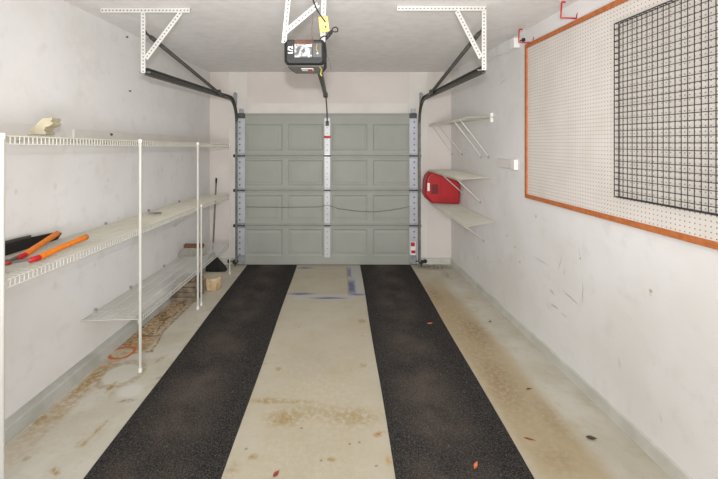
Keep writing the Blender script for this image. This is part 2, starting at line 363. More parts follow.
for i in range(4):
    z1, z0 = dz(seams[i])-.003, dz(seams[i+1])+.003; m = MB()
    xs = [dx(238.4)]+[dx(v) for c in pcol for v in c]+[dx(416.8)]; pz1, pz0 = dz(prow[i][0]), dz(prow[i][1])
    for k in range(len(xs)-1):
        a, b = xs[k], xs[k+1]
        if k % 2 == 1:
            m.face([(a,YD,z0),(b,YD,z0),(b,YD,pz0),(a,YD,pz0)]); m.face([(a,YD,pz1),(b,YD,pz1),(b,YD,z1),(a,YD,z1)]); panel(m, a, b, pz0, pz1)
        else: m.face([(a,YD,z0),(b,YD,z0),(b,YD,z1),(a,YD,z1)])
    a, b, yb = xs[0], xs[-1], YD+.04
    m.face([(a,YD,z0),(a,YD,z1),(a,yb,z1),(a,yb,z0)]); m.face([(b,YD,z0),(b,yb,z0),(b,yb,z1),(b,YD,z1)])
    m.face([(a,YD,z1),(b,YD,z1),(b,yb,z1),(a,yb,z1)]); m.face([(a,YD,z0),(a,yb,z0),(b,yb,z0),(b,YD,z0)]); m.face([(a,yb,z0),(a,yb,z1),(b,yb,z1),(b,yb,z0)])
    if i: m.box((a, yb-.012, z1-.01), (b, yb-.004, z1+.012))
    sec = m.build('door_section', M['door'], door); sections.append(sec)
    m = MB(); m.box((a+.09, YD-.011, z0+.001), (b-.1, YD+.002, z0+.022)); m.box((a+.09, YD-.007, z1-.03), (b-.1, YD+.002, z1-.012))
    m.build('edge_lip', M['door'], sec, .003, 1)
m = MB(); m.box((dx(238.4), YD+.004, 0), (dx(416.8), YD+.036, .012)); m.build('bottom_seal', M['rub'], door)
for si, (px, w, kind) in enumerate(((241.5, 7.2, 's'), (327.3, 5.6, 'c'), (413, 7.6, 's'))):
    for i in range(4):
        zt, zb = dz(seams[i]+(5 if i == 0 else 2.4)), dz(seams[i+1]-2.6 if i < 3 else 257)
        x0, x1 = dx(px-w/2), dx(px+w/2); m = MB()
        m.strip((x0, YD-.014, zb), (x0, YD-.014, zt), (1, 0, 0), x1-x0, .004)
        m.box((x0, YD-.014, zb), (x0+.004, YD, zt)); m.box((x1-.004, YD-.014, zb), (x1, YD, zt))
        st = m.build('stile', M['stile%d' % si], door)
    for z in [dz(q) for q in seams[1:4]]:
        x0, x1 = dx(px-w/2)-.004, dx(px+w/2)+.004; m = MB()
        m.box((x0, YD-.022, z-.035), (x1, YD-.014, z-.008)); m.box((x0, YD-.022, z+.008), (x1, YD-.014, z+.035))
        h = m.build('hinge', M['galv'], door, .002, 1)
        one('tube', [(x0, YD-.026, z), (x1, YD-.026, z)], .011, 10).build('hinge_pin', M['dark'], h)
        if kind == 's':
            s_ = -1 if px < 300 else 1; e = (x0 if s_ < 0 else x1); m = MB()
            m.tube([(e, YD-.03, z), (e+s_*.05, YD-.03, z)], .005, 8); m.tube([(e+s_*.028, YD-.03, z), (e+s_*.048, YD-.03, z)], .02, 12); m.build('roller', M['rub'], h)
for px, s_ in ((241.5, -1), (413, 1)):
    x = dx(px); z = dz(260.5); m = MB(); m.box((x-.05, YD-.02, z-.045), (x+.05, YD-.001, z+.08)); b = m.build('bottom_bracket', M['galv'], door, .003, 1)
    m = MB(); m.tube([(x+s_*.03, YD-.034, z+.0), (x+s_*.13, YD-.034, z)], .007, 8); m.tube([(x+s_*.07, YD-.034, z), (x+s_*.095, YD-.034, z)], .022, 12); m.ball((x+s_*.16, YD-.034, z), .028); m.build('roller', M['rub'], b)
    z = dz(113); m = MB(); m.box((x-.05, YD-.025, z-.075), (x+.05, YD-.001, z-.005)); b = m.build('top_bracket', M['dark'], door, .003, 1)
    m = MB(); m.box((x-.03, YD-.02, z-.004), (x+.03, YD-.002, z+.055)); m.build('bracket_tab', M['galv'], b, .003, 1)
m = MB(); m.box((dx(324), YD-.022, dz(138.3)), (dx(330.6), YD-.012, dz(135.8))); m.build('release_clip', M['red'], door, .002, 1)
m = MB(); m.box((dx(410.4), YD-.0175, dz(255)), (dx(415.4), YD-.0165, dz(241.5))); tg = m.build('warning_sticker', M['white'], door)
m = MB(); m.box((dx(410.6), YD-.019, dz(246)), (dx(414.6), YD-.0176, dz(242))); m.box((dx(411), YD-.019, dz(253)), (dx(415.2), YD-.0176, dz(250))); m.build('sticker_print', M['red'], tg)
pts = [(246, 207), (285, 207.3), (318, 207), (327.5, 205), (338, 208.5), (355, 211), (375, 212), (395, 209.5), (410, 206.5)]
one('tube', [W(px, py, YD-.026) for px, py in pts], .0028, 5).build('lock_cable', M['dark'], door)

# ------------------------------------------------------------------ tracks, hangers, springs
def track(s, label, hx, ang0, ang1, dtop, dbot):
    X0 = -1.415 if s < 0 else 1.088; Xh = -1.425 if s < 0 else 1.056; o = -s
    t = thing('door_track', (X0, 5.27, 0), label, 'door track', 'door tracks')
    zc, zf = (2.205 if s < 0 else 2.222), 2.262; R = .30
    prof = [(0, -.028), (0, .028), (o*.026, .028), (o*.026, .02), (o*.004, .02), (o*.004, -.02), (o*.026, -.02), (o*.026, -.028)]
    if s > 0: prof = prof[::-1]
    path = [V((X0+s*.012, 5.265, .06)), V((X0+s*.012, 5.265, 1.0)), V((X0+s*.012, 5.265, zf-R))]
    m = MB(); m.sweep(path, prof, (1, 0, 0)); m.build('vertical_rail', M['steel'], t)
    arc = [V((X0+s*.012, 5.265-R+R*math.cos(a), zf-R+R*math.sin(a))) for a in [math.pi/2*k/8 for k in range(9)]]
    arc.append(V((Xh+s*.012, 2.83, zc))); m = MB(); m.sweep(arc, prof, (1, 0, 0)); m.build('horizontal_rail', M['dark'], t)
    m = MB(); ax = X0+s*.012
    m.strip((ax+s*.001, 5.29, .14), (ax+s*.001, 5.29, 2.0), (0, 1, 0), .055, .004); m.strip((ax, 5.345, .14), (ax, 5.345, 2.0), (s, 0, 0), .05, .004); m.build('wall_angle', M['trim'], t)
    m = MB(); q = V((X0+s*.014, 5.2, 2.22)); m.strip(q, q+V((0, 0, .15)), (0, 1, 0), .14, .004); m.strip(q+V((0, .14, -.02)), q+V((0, .14, .15)), (s, 0, 0), .05, .004); m.build('flag_bracket', M['galv'], t)
    m = MB(); q = V((X0+s*.02, 5.262, .055)); m.box(q-V((.03, .02, .02)), q+V((.03, .02, .02))); m.tube([q+V((0, -.03, 0)), q+V((0, .03, 0))], .012, 8)
    m.tube([V((q.x, 5.262, .0)), q], .010, 8); m.build('rail_foot', M['rub'], t)
    # punched hanger at the rear
    Yh = 2.815 if s < 0 else 2.775; hb = W(hx, dbot, Yh); ht = V((hb.x, Yh, H-.002))
    m = MB(); m.strip(hb, ht, (-s, 0, 0), .032, .003); m.strip(hb, ht, (0, 1, 0), .032, .003); m.build('hanger', M['perf'], t)
    a0, a1 = W(ang0, 0, Yh).x, W(ang1, 0, Yh).x
    m = MB(); m.strip((a0, Yh-.004, H-.036), (a1, Yh-.004, H-.036), (0, 0, 1), .034, .003); m.strip((a0, Yh-.004, H-.003), (a1, Yh-.004, H-.003), (0, 1, 0), .034, .003); m.build('ceiling_angle', M['perf'], t)
    p0, p1 = W(*dtop, Yh-.01), W(hx+(3 if s < 0 else -3), 57, Yh-.01)
    m = MB(); m.strip(p0, p1, (-s, 0, -.6), .034, .003); m.strip(p0, p1, (0, 1, 0), .03, .003); m.build('brace', M['perf'], t)
    m = MB(); q = V((Xh+s*.016, 2.86, zc)); m.tube([q-V((.05, 0, 0)), q+V((.03, 0, 0))], .008, 8); m.build('rail_bolt', M['galv'], t)
    return t
track(-1, 'dark steel door track with punched white hanger, over the wire shelving', 141, 101, 190, (179, 11), 73)
track(1, 'dark steel door track with punched white hanger, on the side of the fuel can', 486.2, 397, 486, (459, 10), 70)
def spring(p0, p1, tail, label):
    t = thing('extension_spring', p0, label, 'spring', 'door extension springs')
    d = (p1-p0); L = d.length; m = MB(); d.normalize(); u = d.cross(V((1, 0, 0))).normalized(); w = d.cross(u)
    m.tube([p0+d*.06, p1-d*.05], .0145, 10); n = 190; pts = []
    for i in range(n*6+1):
        a = 2*math.pi*i/6; pts.append(p0+d*(.06+(L-.11)*i/(n*6))+(u*math.cos(a)+w*math.sin(a))*.0155)
    m.tube(pts, .003, 4); m.build('coil', M['dark'], t)
    m = MB(); m.tube([p0-d*.03, p0+d*.02, p0+d*.07], [.006, .009, .012], 8); m.ball(p0-d*.02, .016); m.build('eye_hook', M['dark'], t)
    m = MB(); m.tube([p1-d*.06, p1], .01, 8); m.tube([p1+V((-.016, 0, 0)), p1+V((.016, 0, 0))], .04, 16); m.build('pulley', M['dark'], t)
    m = MB(); m.tube([p1+V((0, 0, .02)), tail], .0022, 5); m.build('cable', M['galv'], t)
spring(W(146.5, 33.5, 2.88), W(219, 93, 4.5), W(235, 104, 5.2), 'dark door spring stretched above the wire shelving side track')
spring(W(482, 29.5, 2.88), W(431, 93, 4.5), W(420, 104, 5.2), 'dark door spring stretched above the fuel can side track')

# ------------------------------------------------------------------ door opener
oy = 2.30
op = thing('garage_door_opener', (W(305, 55, oy).x, oy+.13, 2.26), 'black motor opener hung from the ceiling on punched white angles', 'garage door opener')
x0, x1 = W(284, 0, oy).x, W(325.6, 0, oy).x; zt, zm, zb = W(0, 39, oy).z, W(0, 61, oy).z, W(0, 64.5, oy).z
def ringbox(m, y, a, b, z0, z1, c): return [V((a+c,y,z0)),V((b-c,y,z0)),V((b,y,z0+c)),V((b,y,z1-c)),V((b-c,y,z1)),V((a+c,y,z1)),V((a,y,z1-c)),V((a,y,z0+c))]
m = MB(); rs = [ringbox(m, oy, x0+.018, x1-.02, zm-.012, zt-.012, .012), ringbox(m, oy+.018, x0, x1, zb, zt, .02), ringbox(m, oy+.2, x0, x1, zb, zt, .02), ringbox(m, oy+.30, x0+.01, x1-.01, zb+.005, zt, .02)]
vs = [p for r in rs for p in r]; m.raw(vs, [tuple(range(8))]+[(i*8+k, (i+1)*8+k, (i+1)*8+(k+1) % 8, i*8+(k+1) % 8) for i in range(3) for k in range(8)]+[tuple(range(24, 32))[::-1]])
body = m.build('housing', M['black'], op)
m = MB(); m.hexa([(x0+.012,oy+.03,zb-.004),(x1-.012,oy+.03,zb-.004),(x1-.03,oy+.29,zb-.004),(x0+.035,oy+.29,zb-.004),(x0+.012,oy+.03,zb+.01),(x1-.012,oy+.03,zb+.01),(x1-.03,oy+.29,zb+.01),(x0+.035,oy+.29,zb+.01)])
und = m.build('bottom_plate', M['plate'], op, .004, 1)
xm = W(307, 0, oy).x; m = MB(); m.box((xm-.045, oy+.10, zb-.0062), (xm+.03, oy+.18, zb-.0042)); m.build('bottom_label', M['white'], und)
m = MB(); m.box((xm-.005, oy+.11, zb-.0072), (xm+.022, oy+.17, zb-.0063)); m.build('label_print', M['red'], und)
m = MB(); m.box((x0+.06, oy-.004, zt-.034), (W(314, 0, oy).x, oy+.14, zt-.004)); m.build('light_cover', M['amber'], op, .004, 2)
fp = lambda a, b, c, d, dy: ((W(a, 0, oy).x, oy-dy, W(0, d, oy).z), (W(c, 0, oy).x, oy-dy+.002, W(0, b, oy).z))
m = MB(); m.box(*fp(294.6, 43, 312, 57.4, .0035)); m.build('picture_label', M['photo'], op)
m = MB(); m.box(*fp(287.6, 43, 294.0, 57.5, .0030)); strip_ = m.build('power_label', M['black'], op)
m = MB(); m.box(*fp(312.5, 43, 321.5, 57.5, .0045)); btn = m.build('button_panel', M['grey'], op, .002, 1)
for (a, b, mt) in ((316, 47, 'red'), (317.5, 53.5, 'white')):
    q = W(a, b, oy); one('ball', (q.x, oy-.005, q.z), .006).build('button', M[mt], btn)
def text(body_, size, loc, rot, mat, parent, bold=.0):
    c = bpy.data.curves.new('lettering', 'FONT'); c.body = body_; c.size = size; c.extrude = .0006; c.align_x = 'CENTER'; c.align_y = 'CENTER'; c.offset = bold
    tmp = bpy.data.objects.new('tmp', c); C.objects.link(tmp); bpy.context.view_layer.update()
    me = bpy.data.meshes.new_from_object(tmp.evaluated_get(bpy.context.evaluated_depsgraph_get())); bpy.data.objects.remove(tmp)
    o = bpy.data.objects.new('lettering', me); C.objects.link(o); me.materials.clear(); me.materials.append(mat); o.parent = parent
    o.location = V(loc)-world_loc(parent); o.rotation_euler = rot; return o
q = W(290.8, 50.4, oy); text('1/2', .040, (q.x, oy-.0045, q.z), (math.pi/2, -math.pi/2, 0), M['white'], strip_, .0012)
q = W(308, 46, oy); m = MB(); m.ball((q.x-.006, oy-.003, q.z), (.012, .002, .009)); m.ball((q.x+.010, oy-.003, q.z+.002), (.010, .002, .008)); m.build('white_print', M['white'], op)
m = MB(); m.sweep([(W(317, 72, 2.6).x, 2.58, 2.245), (W(325.5, 96, 5.25).x, 5.25, 2.335)], [(-.02,-.02),(.02,-.02),(.02,.02),(.012,.02),(.012,-.01),(-.012,-.01),(-.012,.02),(-.02,.02)], (1, 0, 0)); m.build('rail', M['dark'], op)
q = W(325.5, 95, 5.28); m = MB(); m.box(q-V((.03, .06, .03)), q+V((.03, .065, .03))); m.build('header_bracket', M['dark'], op, .004, 1)
m = MB(); q = W(326, 97, 5.15); m.tube([q, W(327, 112, 5.22), W(327.3, 124, 5.275)], .0085, 8); m.box(W(325.5, 126, 5.28)-V((0, .012, 0)), W(329, 121, 5.28)); m.build('door_arm', M['dark'], op)
Yh = 2.44
m = MB(); a, b = W(281.8, 43, Yh), W(287.5, -14.5, Yh); m.strip(a, b, (1, 0, 0), .029, .003); m.strip(a, b, (0, 1, 0), .029, .003); m.build('hanger', M['perf'], op)
m = MB(); a, b = W(320.2, 43, Yh), W(322, -14.5, Yh); m.strip(a, b, (1, 0, 0), .029, .003); m.strip(a+V((.029, 0, 0)), b+V((.029, 0, 0)), (0, 1, 0), .029, .003); m.build('hanger', M['perf'], op)
m = MB(); m.strip(W(286.5, 34.5, Yh-.006), W(320, 6.5, Yh-.006), (.3, 0, 1), .034, .003); m.build('brace', M['perf'], op)
m = MB(); m.tube([W(313, 14, Yh+.02), W(312, 26, Yh), W(311.5, 34, 2.42), W(312.5, 40, 2.42)], .0016, 5); m.build('bell_wire', M['brass'], op)
m = MB(); m.tube([W(320, 62, 2.33), W(319.4, 66, 2.34), W(321.5, 69, 2.4), W(320.5, 74, 2.42), W(322, 76, 2.42)], .005, 6); m.build('pull_cord', M['yellow'], op)
m = MB(); m.tube([W(315, 41, 2.34), W(317, 45, 2.29), W(316, 48, 2.288), W(317.5, 52, 2.289)], .0022, 5); m.build('terminal_wire', M['yellow'], op)
m = MB(); m.tube([W(325, 52, 2.45), W(328, 57, 2.46), W(330.5, 64, 2.46), W(331, 70, 2.46)], .0012, 4); m.build('sensor_wire', M['dark'], op)
m = MB()
m.tube([W(311.5, -8, 2.42), W(313.5, 1, 2.42), W(317, 10, 2.41), W(321, 16, 2.40), W(325.5, 22, 2.40)], .0042, 8)
Yc = 2.41
bund = [(320, 40), (321, 37.5), (324, 36), (327, 36.5), (326.5, 39), (328, 37), (331, 31), (333, 28), (336, 27), (338, 29), (337.5, 31.5), (335, 32), (332, 31), (329.5, 35), (327.5, 38.5), (326, 36.5), (329, 32.5), (332.5, 29.5), (333, 31.5), (329, 37), (326, 39.5)]
m.tube([W(a, b, Yc+.01*math.sin(i)) for i, (a, b) in enumerate(bund)], .0042, 6); m.build('power_cord', M['rub'], op)
ty = 2.405
m = MB(); c4 = [W(318.5, 17, ty), W(327.5, 16, ty), W(329.5, 31, ty), W(320, 33, ty)]; m.prism(c4, (0, .002, 0)); tagx = m.build('cord_tag', M['tag']); tag(tagx, 'yellow card tag hanging on the black cord above the opener', 'tag')
q = W(325.6, 26.8, ty-.001); one('tube', [q, q+V((0, .002, 0))], .006, 12).build('tag_hole', M['rub'], tagx)

# ------------------------------------------------------------------ long wire shelving
def deck(m, y0, y1, fr, bk, lip, step=.0254, r=.0019, longs=(.25, .5, .75), rl=.0028, lipr=None, mf=None):
    mf = mf or m
    n = int(round((y1-y0)/step)); lipr = lipr or r
    for i in range(n+1):
        y = y0+(y1-y0)*i/n; f, b = fr(y), bk(y)
        m.tube([b, f], r, 4, False); m.tube([f, f-V((0, 0, lip))], lipr, 4, False)
    N = 8; ys = [y0+(y1-y0)*i/N for i in range(N+1)]
    for t_ in (0, 1)+tuple(longs): (m if t_ else mf).tube([fr(y).lerp(bk(y), t_)-V((0, 0, .003)) for y in ys], rl, 6)
    mf.tube([fr(y)-V((0, 0, lip)) for y in ys], rl, 6)
    for y in (y0, y1): m.tube([fr(y), bk(y)], rl, 6)
shv = thing('wire_shelving', (-1.6, 3.2, 0), 'long cream wire shelving of three tiers on white poles against the wall', 'shelving')
def fx(y): return -1.412-.026*(YB-y)
def frt(a, b): return lambda y: V((fx(y), y, a-b*y))
def bck(a, b): return lambda y: V((xl(y)+.012, y, a-b*y))
top_f, top_b = frt(1.742, .0158), bck(1.735, .0158); mid_f, mid_b = frt(1.088, .0145), bck(1.066, .0145); low_f, low_b = frt(.39, 0), bck(.378, 0)
shelves = []
for y0, y1, f, b, lip, mt, rr in ((1.2, 5.0, top_f, top_b, .040, 'wire', .0022), (1.2, 5.0, mid_f, mid_b, .040, 'wire', .0022), (2.82, 5.0, low_f, low_b, .034, 'wire2', .0020)):
    m = MB(); mf = MB(); deck(m, y0, y1, f, b, lip, r=rr, lipr=.0026, rl=.0036, mf=mf); sh = m.build('shelf', M[mt], shv); mf.build('front_rail', M['post'], sh); shelves.append(sh)
    for y in ((1.5, 2.3, 3.1, 3.75, 4.4) if y0 < 2 else (2.98, 3.45, 4.05, 4.7)):
        q = b(y); m = MB(); m.box(q+V((-.0105, -.008, -.012)), q+V((.008, .008, .022))); m.build('wall_clip', M['galv'], sh, .002, 1)
def pole(px, y, ztop, foot=0.0, r=.0105):
    x = fx(y)+.012; m = MB(); m.tube([(x, y, foot), (x, y, ztop)], r, 12); o = m.build('pole', M['post'], shv)
    for a, b in ((0, .03), (ztop-.02, ztop+.004)): one('tube', [(x, y, a), (x, y, b)], r*1.25, 12).build('pole_cap', M['white'], o)
for y, z in ((1.702, 1.72), (2.825, 1.702), (3.895, 1.684)): pole(0, y, z)
pole(0, 4.93, 1.672, r=.008); pole(0, 3.985, 1.04, r=.009)
m = MB(); m.tube([mid_f(3.88)-V((0, 0, .02)), V((xl(4.25)+.01, 4.25, .755))], .006, 8); m.build('brace', M['post'], shv)

# things on the shelving
m = MB(); ys = [2.74, 4.9]
def ledger(y0, y1, zt0, zt1, label):
    m = MB(); zb0, zb1 = 1.742-.0158*y0+.008, 1.742-.0158*y1+.008
    m.hexa([(xl(y0)+.001,y0,zb0),(xl(y0)+.02,y0,zb0),(xl(y1)+.02,y1,zb1),(xl(y1)+.001,y1,zb1),(xl(y0)+.001,y0,zt0),(xl(y0)+.02,y0,zt0),(xl(y1)+.02,y1,zt1),(xl(y1)+.001,y1,zt1)])
    return tag(m.build('ledger_board', M['board'], None, .003, 1), label, 'board', 'white boards on the top wire shelf')
ledger(2.74, 4.9, 1.778, 1.752, 'long white board with a dark screw, standing behind the top wire shelf')
ledger(1.25, 2.46, 1.80, 1.792, 'white board behind the cream notched wood scrap on the top wire shelf')
q = onl(111, 134.5, .021); m = MB(); m.tube([q, q+V((.006, 0, 0))], .011, 8); m.ball(q+V((.006, 0, 0)), .010, 8); tag(m.build('screw', M['dark']), 'dark screw head in the long white board on the top shelf', 'screw')
for (px, py, lb) in ((126, 37, 'dark screw in the white wall just below the ceiling angle'), (129, 91, 'dark screw in the white wall midway above the long white board')):
    q = onl(px, py); m = MB(); m.tube([q, q+V((.012, 0, 0))], .004, 8); m.ball(q+V((.013, 0, 0)), (.005, .009, .009), 8); tag(m.build('screw', M['dark']), lb, 'screw')
yb_ = 2.1; out = [(26.5, 134.6), (45.3, 134.6), (45.8, 131.7), (43.6, 130.8), (45.3, 127), (48.5, 126.6), (52.6, 124), (52.2, 122), (50.2, 121.4), (52.2, 119), (51.4, 117.2), (42, 118.3), (36, 124), (29.5, 131.6)]
m = MB(); m.prism([W(a, b, yb_)+V((0, 0, 0)) for a, b in out], (-.03, .11, 0))
tag(m.build('wood_scrap', M['cream'], None, .003, 2), 'notched cream wood scrap lying on the top wire shelf', 'wood scrap')

lop = thing('loppers', (-1.68, 2.1, 1.09), 'pruning loppers with two orange grips on the middle wire shelf', 'loppers')
def dk(px, py, z): return onz(px, py, z)
piv = dk(6, 264.3, 1.082)
for (a, b, c, za, zc) in (((16.4, 258.8), (25, 255), (57.2, 233.6), 1.087, 1.102), ((30, 260.3), (39, 257.6), (86.2, 237), 1.085, 1.088)):
    p0, p1, p2 = dk(*a, za), dk(*b, za), dk(*c, zc); d = (p2-p1).normalized()
    m = MB(); m.tube([p0-(p0-piv)*.05, p0, p1, p1+d*.02], [.010, .0145, .0155, .0155], 12); h = m.build('handle', M['red'], lop)
    L = (p2-p1).length; n = 10; m = MB()
    m.tube([p1+(p2-p1)*(i/n)+V((0, 0, .002*math.sin(math.pi*i/n))) for i in range(n+1)]+[p2+d*.008], [.0165+.0008*math.sin(i*.9) if i else .017 for i in range(n+1)]+[.010], 14); m.build('grip', M['orange'], h)
    sd = V((-d.y, d.x, 0)); m = MB(); e = p0-(p1-p0)*.1
    m.prism([piv+sd*.012, piv-sd*.012, e-sd*.009, p0-sd*.011, p0+sd*.011, e+sd*.009], (0, 0, .012)); m.build('shank', M['dark'], h)
m = MB(); m.tube([piv-V((0, 0, .002)), piv+V((0, 0, .02))], .02, 14); m.build('pivot_bolt', M['dark'], lop)
m = MB(); m.prism([piv+V(p) for p in ((-.015, .01, .002), (.02, .012, .002), (.028, -.08, .002), (.005, -.2, .002), (-.02, -.21, .002), (-.03, -.1, .002))], (0, 0, .006)); m.build('blade', M['dark'], lop)
m = MB(); m.prism([piv+V(p) for p in ((.0, .01, .009), (.03, .0, .009), (.05, -.09, .009), (.03, -.17, .009), (.02, -.1, .009))], (0, 0, .007)); m.build('blade', M['red'], lop)
def shx(y): return xl(y)+.05
m = MB(); m.prism([(shx(1.85), 1.85, 1.053), (shx(2.52), 2.52, 1.047), (shx(2.56), 2.56, 1.083), (shx(2.5), 2.5, 1.098), (shx(2.3), 2.3, 1.112), (shx(1.85), 1.85, 1.12)], (.022, .004, 0))
sh_ = m.build('blade_sheath', M['black'], None, .004, 2); tag(sh_, 'long black tapered blade sheath lying behind the orange loppers', 'sheath')
m = MB(); m.prism([(shx(1.85)-.006, 1.85, 1.11), (shx(2.33)-.006, 2.33, 1.105), (shx(2.335)-.006, 2.335, 1.122), (shx(1.85)-.006, 1.85, 1.142)], (.016, 0, 0)); m.build('sheath_flap', M['grey'], sh_, .003, 1)
p = onz(155, 214, 1.045); d = V((1, .15, 0)).normalized(); e = V((-.15, 1, 0)).normalized()
mb = thing('metal_bar', (p.x, p.y, 1.045), 'short two-piece grey metal bar lying alone on the middle wire shelf', 'metal bar')
for k, mt in ((-1, 'silver'), (1, 'handle')):
    c = p+d*(.027*k); m = MB(); m.hexa([c-d*.026-e*.014, c+d*.026-e*.014, c+d*.026+e*.014, c-d*.026+e*.014]+[q+V((0, 0, .016)) for q in (c-d*.026-e*.014, c+d*.026-e*.014, c+d*.026+e*.014, c-d*.026+e*.014)]); m.build('bar_half', M[mt], mb, .003, 1)
# brush on the lowest shelf, at the wall
yb_ = 4.43; zs = .393
br = thing('scrub_brush', (-1.66, yb_, zs), 'pale bristled brush with brown wooden block on the lowest wire shelf', 'brush')
x0, x1 = W(184.5, 0, yb_).x, W(203.5, 0, yb_).x; za, zb2 = W(0, 247.6, yb_).z, W(0, 244, yb_).z
m = MB(); m.box((x0, yb_-.03, za), (x1, yb_+.03, zb2)); m.build('block', M['brown'], br, .006, 2)
m = MB()
for i in range(24):
    for j in range(5):
        u = (i+.5)/24; v = (j+.5)/5-.5; a = V((lerp(x0+.006, x1-.006, u), yb_+v*.05, za+.003)); b = V((lerp(x0-.075, x1+.03, u)+random.uniform(-.004, .004), yb_+v*.1, zs+random.uniform(0, .006)))
        m.tube([a, a.lerp(b, .5)+V(((u-.5)*.004, 0, 0)), b], [.0045, .0052, .006], 5, False)
m.build('bristles', M['bristle'], br)

# broom in the corner, logs under the shelving
bp = V((-1.66, 5.19, 0)); bm = thing('broom', (bp.x, bp.y, 0), 'black bristled broom with grey handle in the corner behind the wire shelving', 'broom')
a = W(212.6, 256, 5.17); b = W(216.3, 178.5, 5.3)
m = MB(); m.tube([a, a.lerp(b, .5), b], .011, 10); hd = m.build('handle', M['handle'], bm)
d = (b-a).normalized(); m = MB(); m.tube([b-d*.06, b-d*.05, b, b+d*.008], [.011, .0135, .0135, .008], 10); m.build('hand_grip', M['rub'], hd)
m = MB(); xs = (W(202.5, 0, 5.04).x, W(226.5, 0, 5.04).x); n = 30
for i in range(n):
    for j in range(4):
        u = (i+.5)/n; v = (j+.5)/4-.5; p0 = a+V(((u-.5)*.10, v*.04, -.015)); p1 = V((lerp(xs[0], xs[1], u), 5.05+v*.10, .012*abs(u-.5)+random.uniform(.0, .006)))
        m.tube([p0, p0.lerp(p1, .55)+V(((u-.5)*.012, 0, 0)), p1], [.005, .007, .007], 5, False)
m.build('bristles', M['rub'], bm)
m = MB(); m.prism([a+V(q) for q in ((-.055, -.028, -.03), (.055, -.028, -.03), (.04, -.026, .015), (.014, -.02, .05), (-.014, -.02, .05), (-.04, -.026, .015))], (0, .055, 0)); m.build('cap', M['black'], bm, .006, 2)
# weathered layered block
Y1 = 4.06; wx0, wx1 = W(167.5, 0, Y1).x+.03, W(197, 0, Y1).x
wb = thing('wood_block', ((wx0+wx1)/2, Y1+.12, 0), 'weathered grey-brown layered wood block on the floor under the lowest shelf', 'wood block')
zz = 0.0; ins = (0, .004, .0, .006, .03)
for k, hgt in enumerate((.05, .052, .05, .048, .04)):
    i = ins[k]; m = MB(); m.box((wx0+i+random.uniform(0, .008), Y1+i, zz+.001), (wx1-i-random.uniform(0, .01), Y1+.25-i, zz+hgt-.001)); m.build('layer', M['weather'], wb, .01 if k < 4 else .018, 2); zz += hgt
Y2 = 4.42; cx_ = W(212.5, 0, Y2).x; m = MB(); st = thing('log_stump', (cx_, Y2, 0), 'short pale tan log section standing on the floor by the broom', 'log')
n = 22; prof = [(0, .076), (.02, .088), (.08, .095), (.13, .097), (.145, .094)]; vs = []
for z, r in prof:
    for k in range(n):
        a_ = 2*math.pi*k/n; rr = r*(1+.05*(k % 2)+.03*math.sin(3*a_)); vs.append(V((cx_+rr*math.cos(a_), Y2+.02+rr*1.15*math.sin(a_), z)))
m.raw(vs, [(i*n+k, i*n+(k+1) % n, (i+1)*n+(k+1) % n, (i+1)*n+k) for i in range(len(prof)-1) for k in range(n)]+[tuple(range(n))[::-1]]); m.build('bark', M['tan'], st)
m = MB(); m.prism([v for v in vs[-n:]], (0, 0, .004)); m.build('cut_face', M['cream'], st)

# ------------------------------------------------------------------ small wire shelves by the fuel can
def rshelf(label, y0, y1, f, b, braces, lip=.022, end=False):
    t = thing('wire_shelf', ((f(y0).x+b(y0).x)/2, (y0+y1)/2, b(y0).z), label, 'wire shelf', 'short wire shelves by the fuel can')
    m = MB(); deck(m, y0, y1, f, b, lip, longs=(.33, .66)); m.build('shelf_deck', M['wire'], t)
    for yf, yw, zw in braces:
        p0 = f(yf)-V((0, 0, .01)); p1 = V((xr(yw)-.006, yw, zw)); m = MB(); m.tube([p0, p1], .0065, 8); bo = m.build('brace', M['post'], t)
        m = MB(); m.box(p1+V((-.008, -.009, -.016)), p1+V((.0055, .009, .012))); m.build('brace_foot', M['galv'], bo, .002, 1)
    if end:
        q = onr(493, 117.6); m = MB(); m.box((q.x-.03, q.y-.012, q.z-.05), (xr(q.y)-.001, q.y+.016, q.z+.05)); m.build('end_bracket', M['white'], t, .004, 1)
        m = MB(); m.tube([q+V((-.02, .02, -.01)), q+V((-.06, .12, -.015)), q+V((-.1, .2, -.005))], .004, 6); m.build('wire_end', M['wire'], t)
    return t
def rf(z, dz_=0.0, d=.31): return lambda y: V((xr(y)-d, y, z+dz_*(y-4)))
def rb(z, dz_=0.0): return lambda y: V((xr(y)-.008, y, z+dz_*(y-4)))
rshelf('cream wire shelf with four braces, topmost of three by the fuel can', 3.96, 5.33, rf(1.946, -.006), rb(1.948, -.004), [(5.22, 5.28, 1.53), (4.94, 4.91, 1.54), (4.33, 4.31, 1.526), (4.13, 4.115, 1.532)], lip=.032, end=True)
rshelf('cream wire shelf just above the red fuel can', 4.08, 5.33, rf(1.293, .012), rb(1.314), [(4.763, 4.87, 1.04), (4.24, 4.33, 1.02)])
rshelf('cream wire shelf holding the red fuel can', 3.92, 5.33, rf(.832, .03), rb(.882), [(4.07, 4.24, .61)])
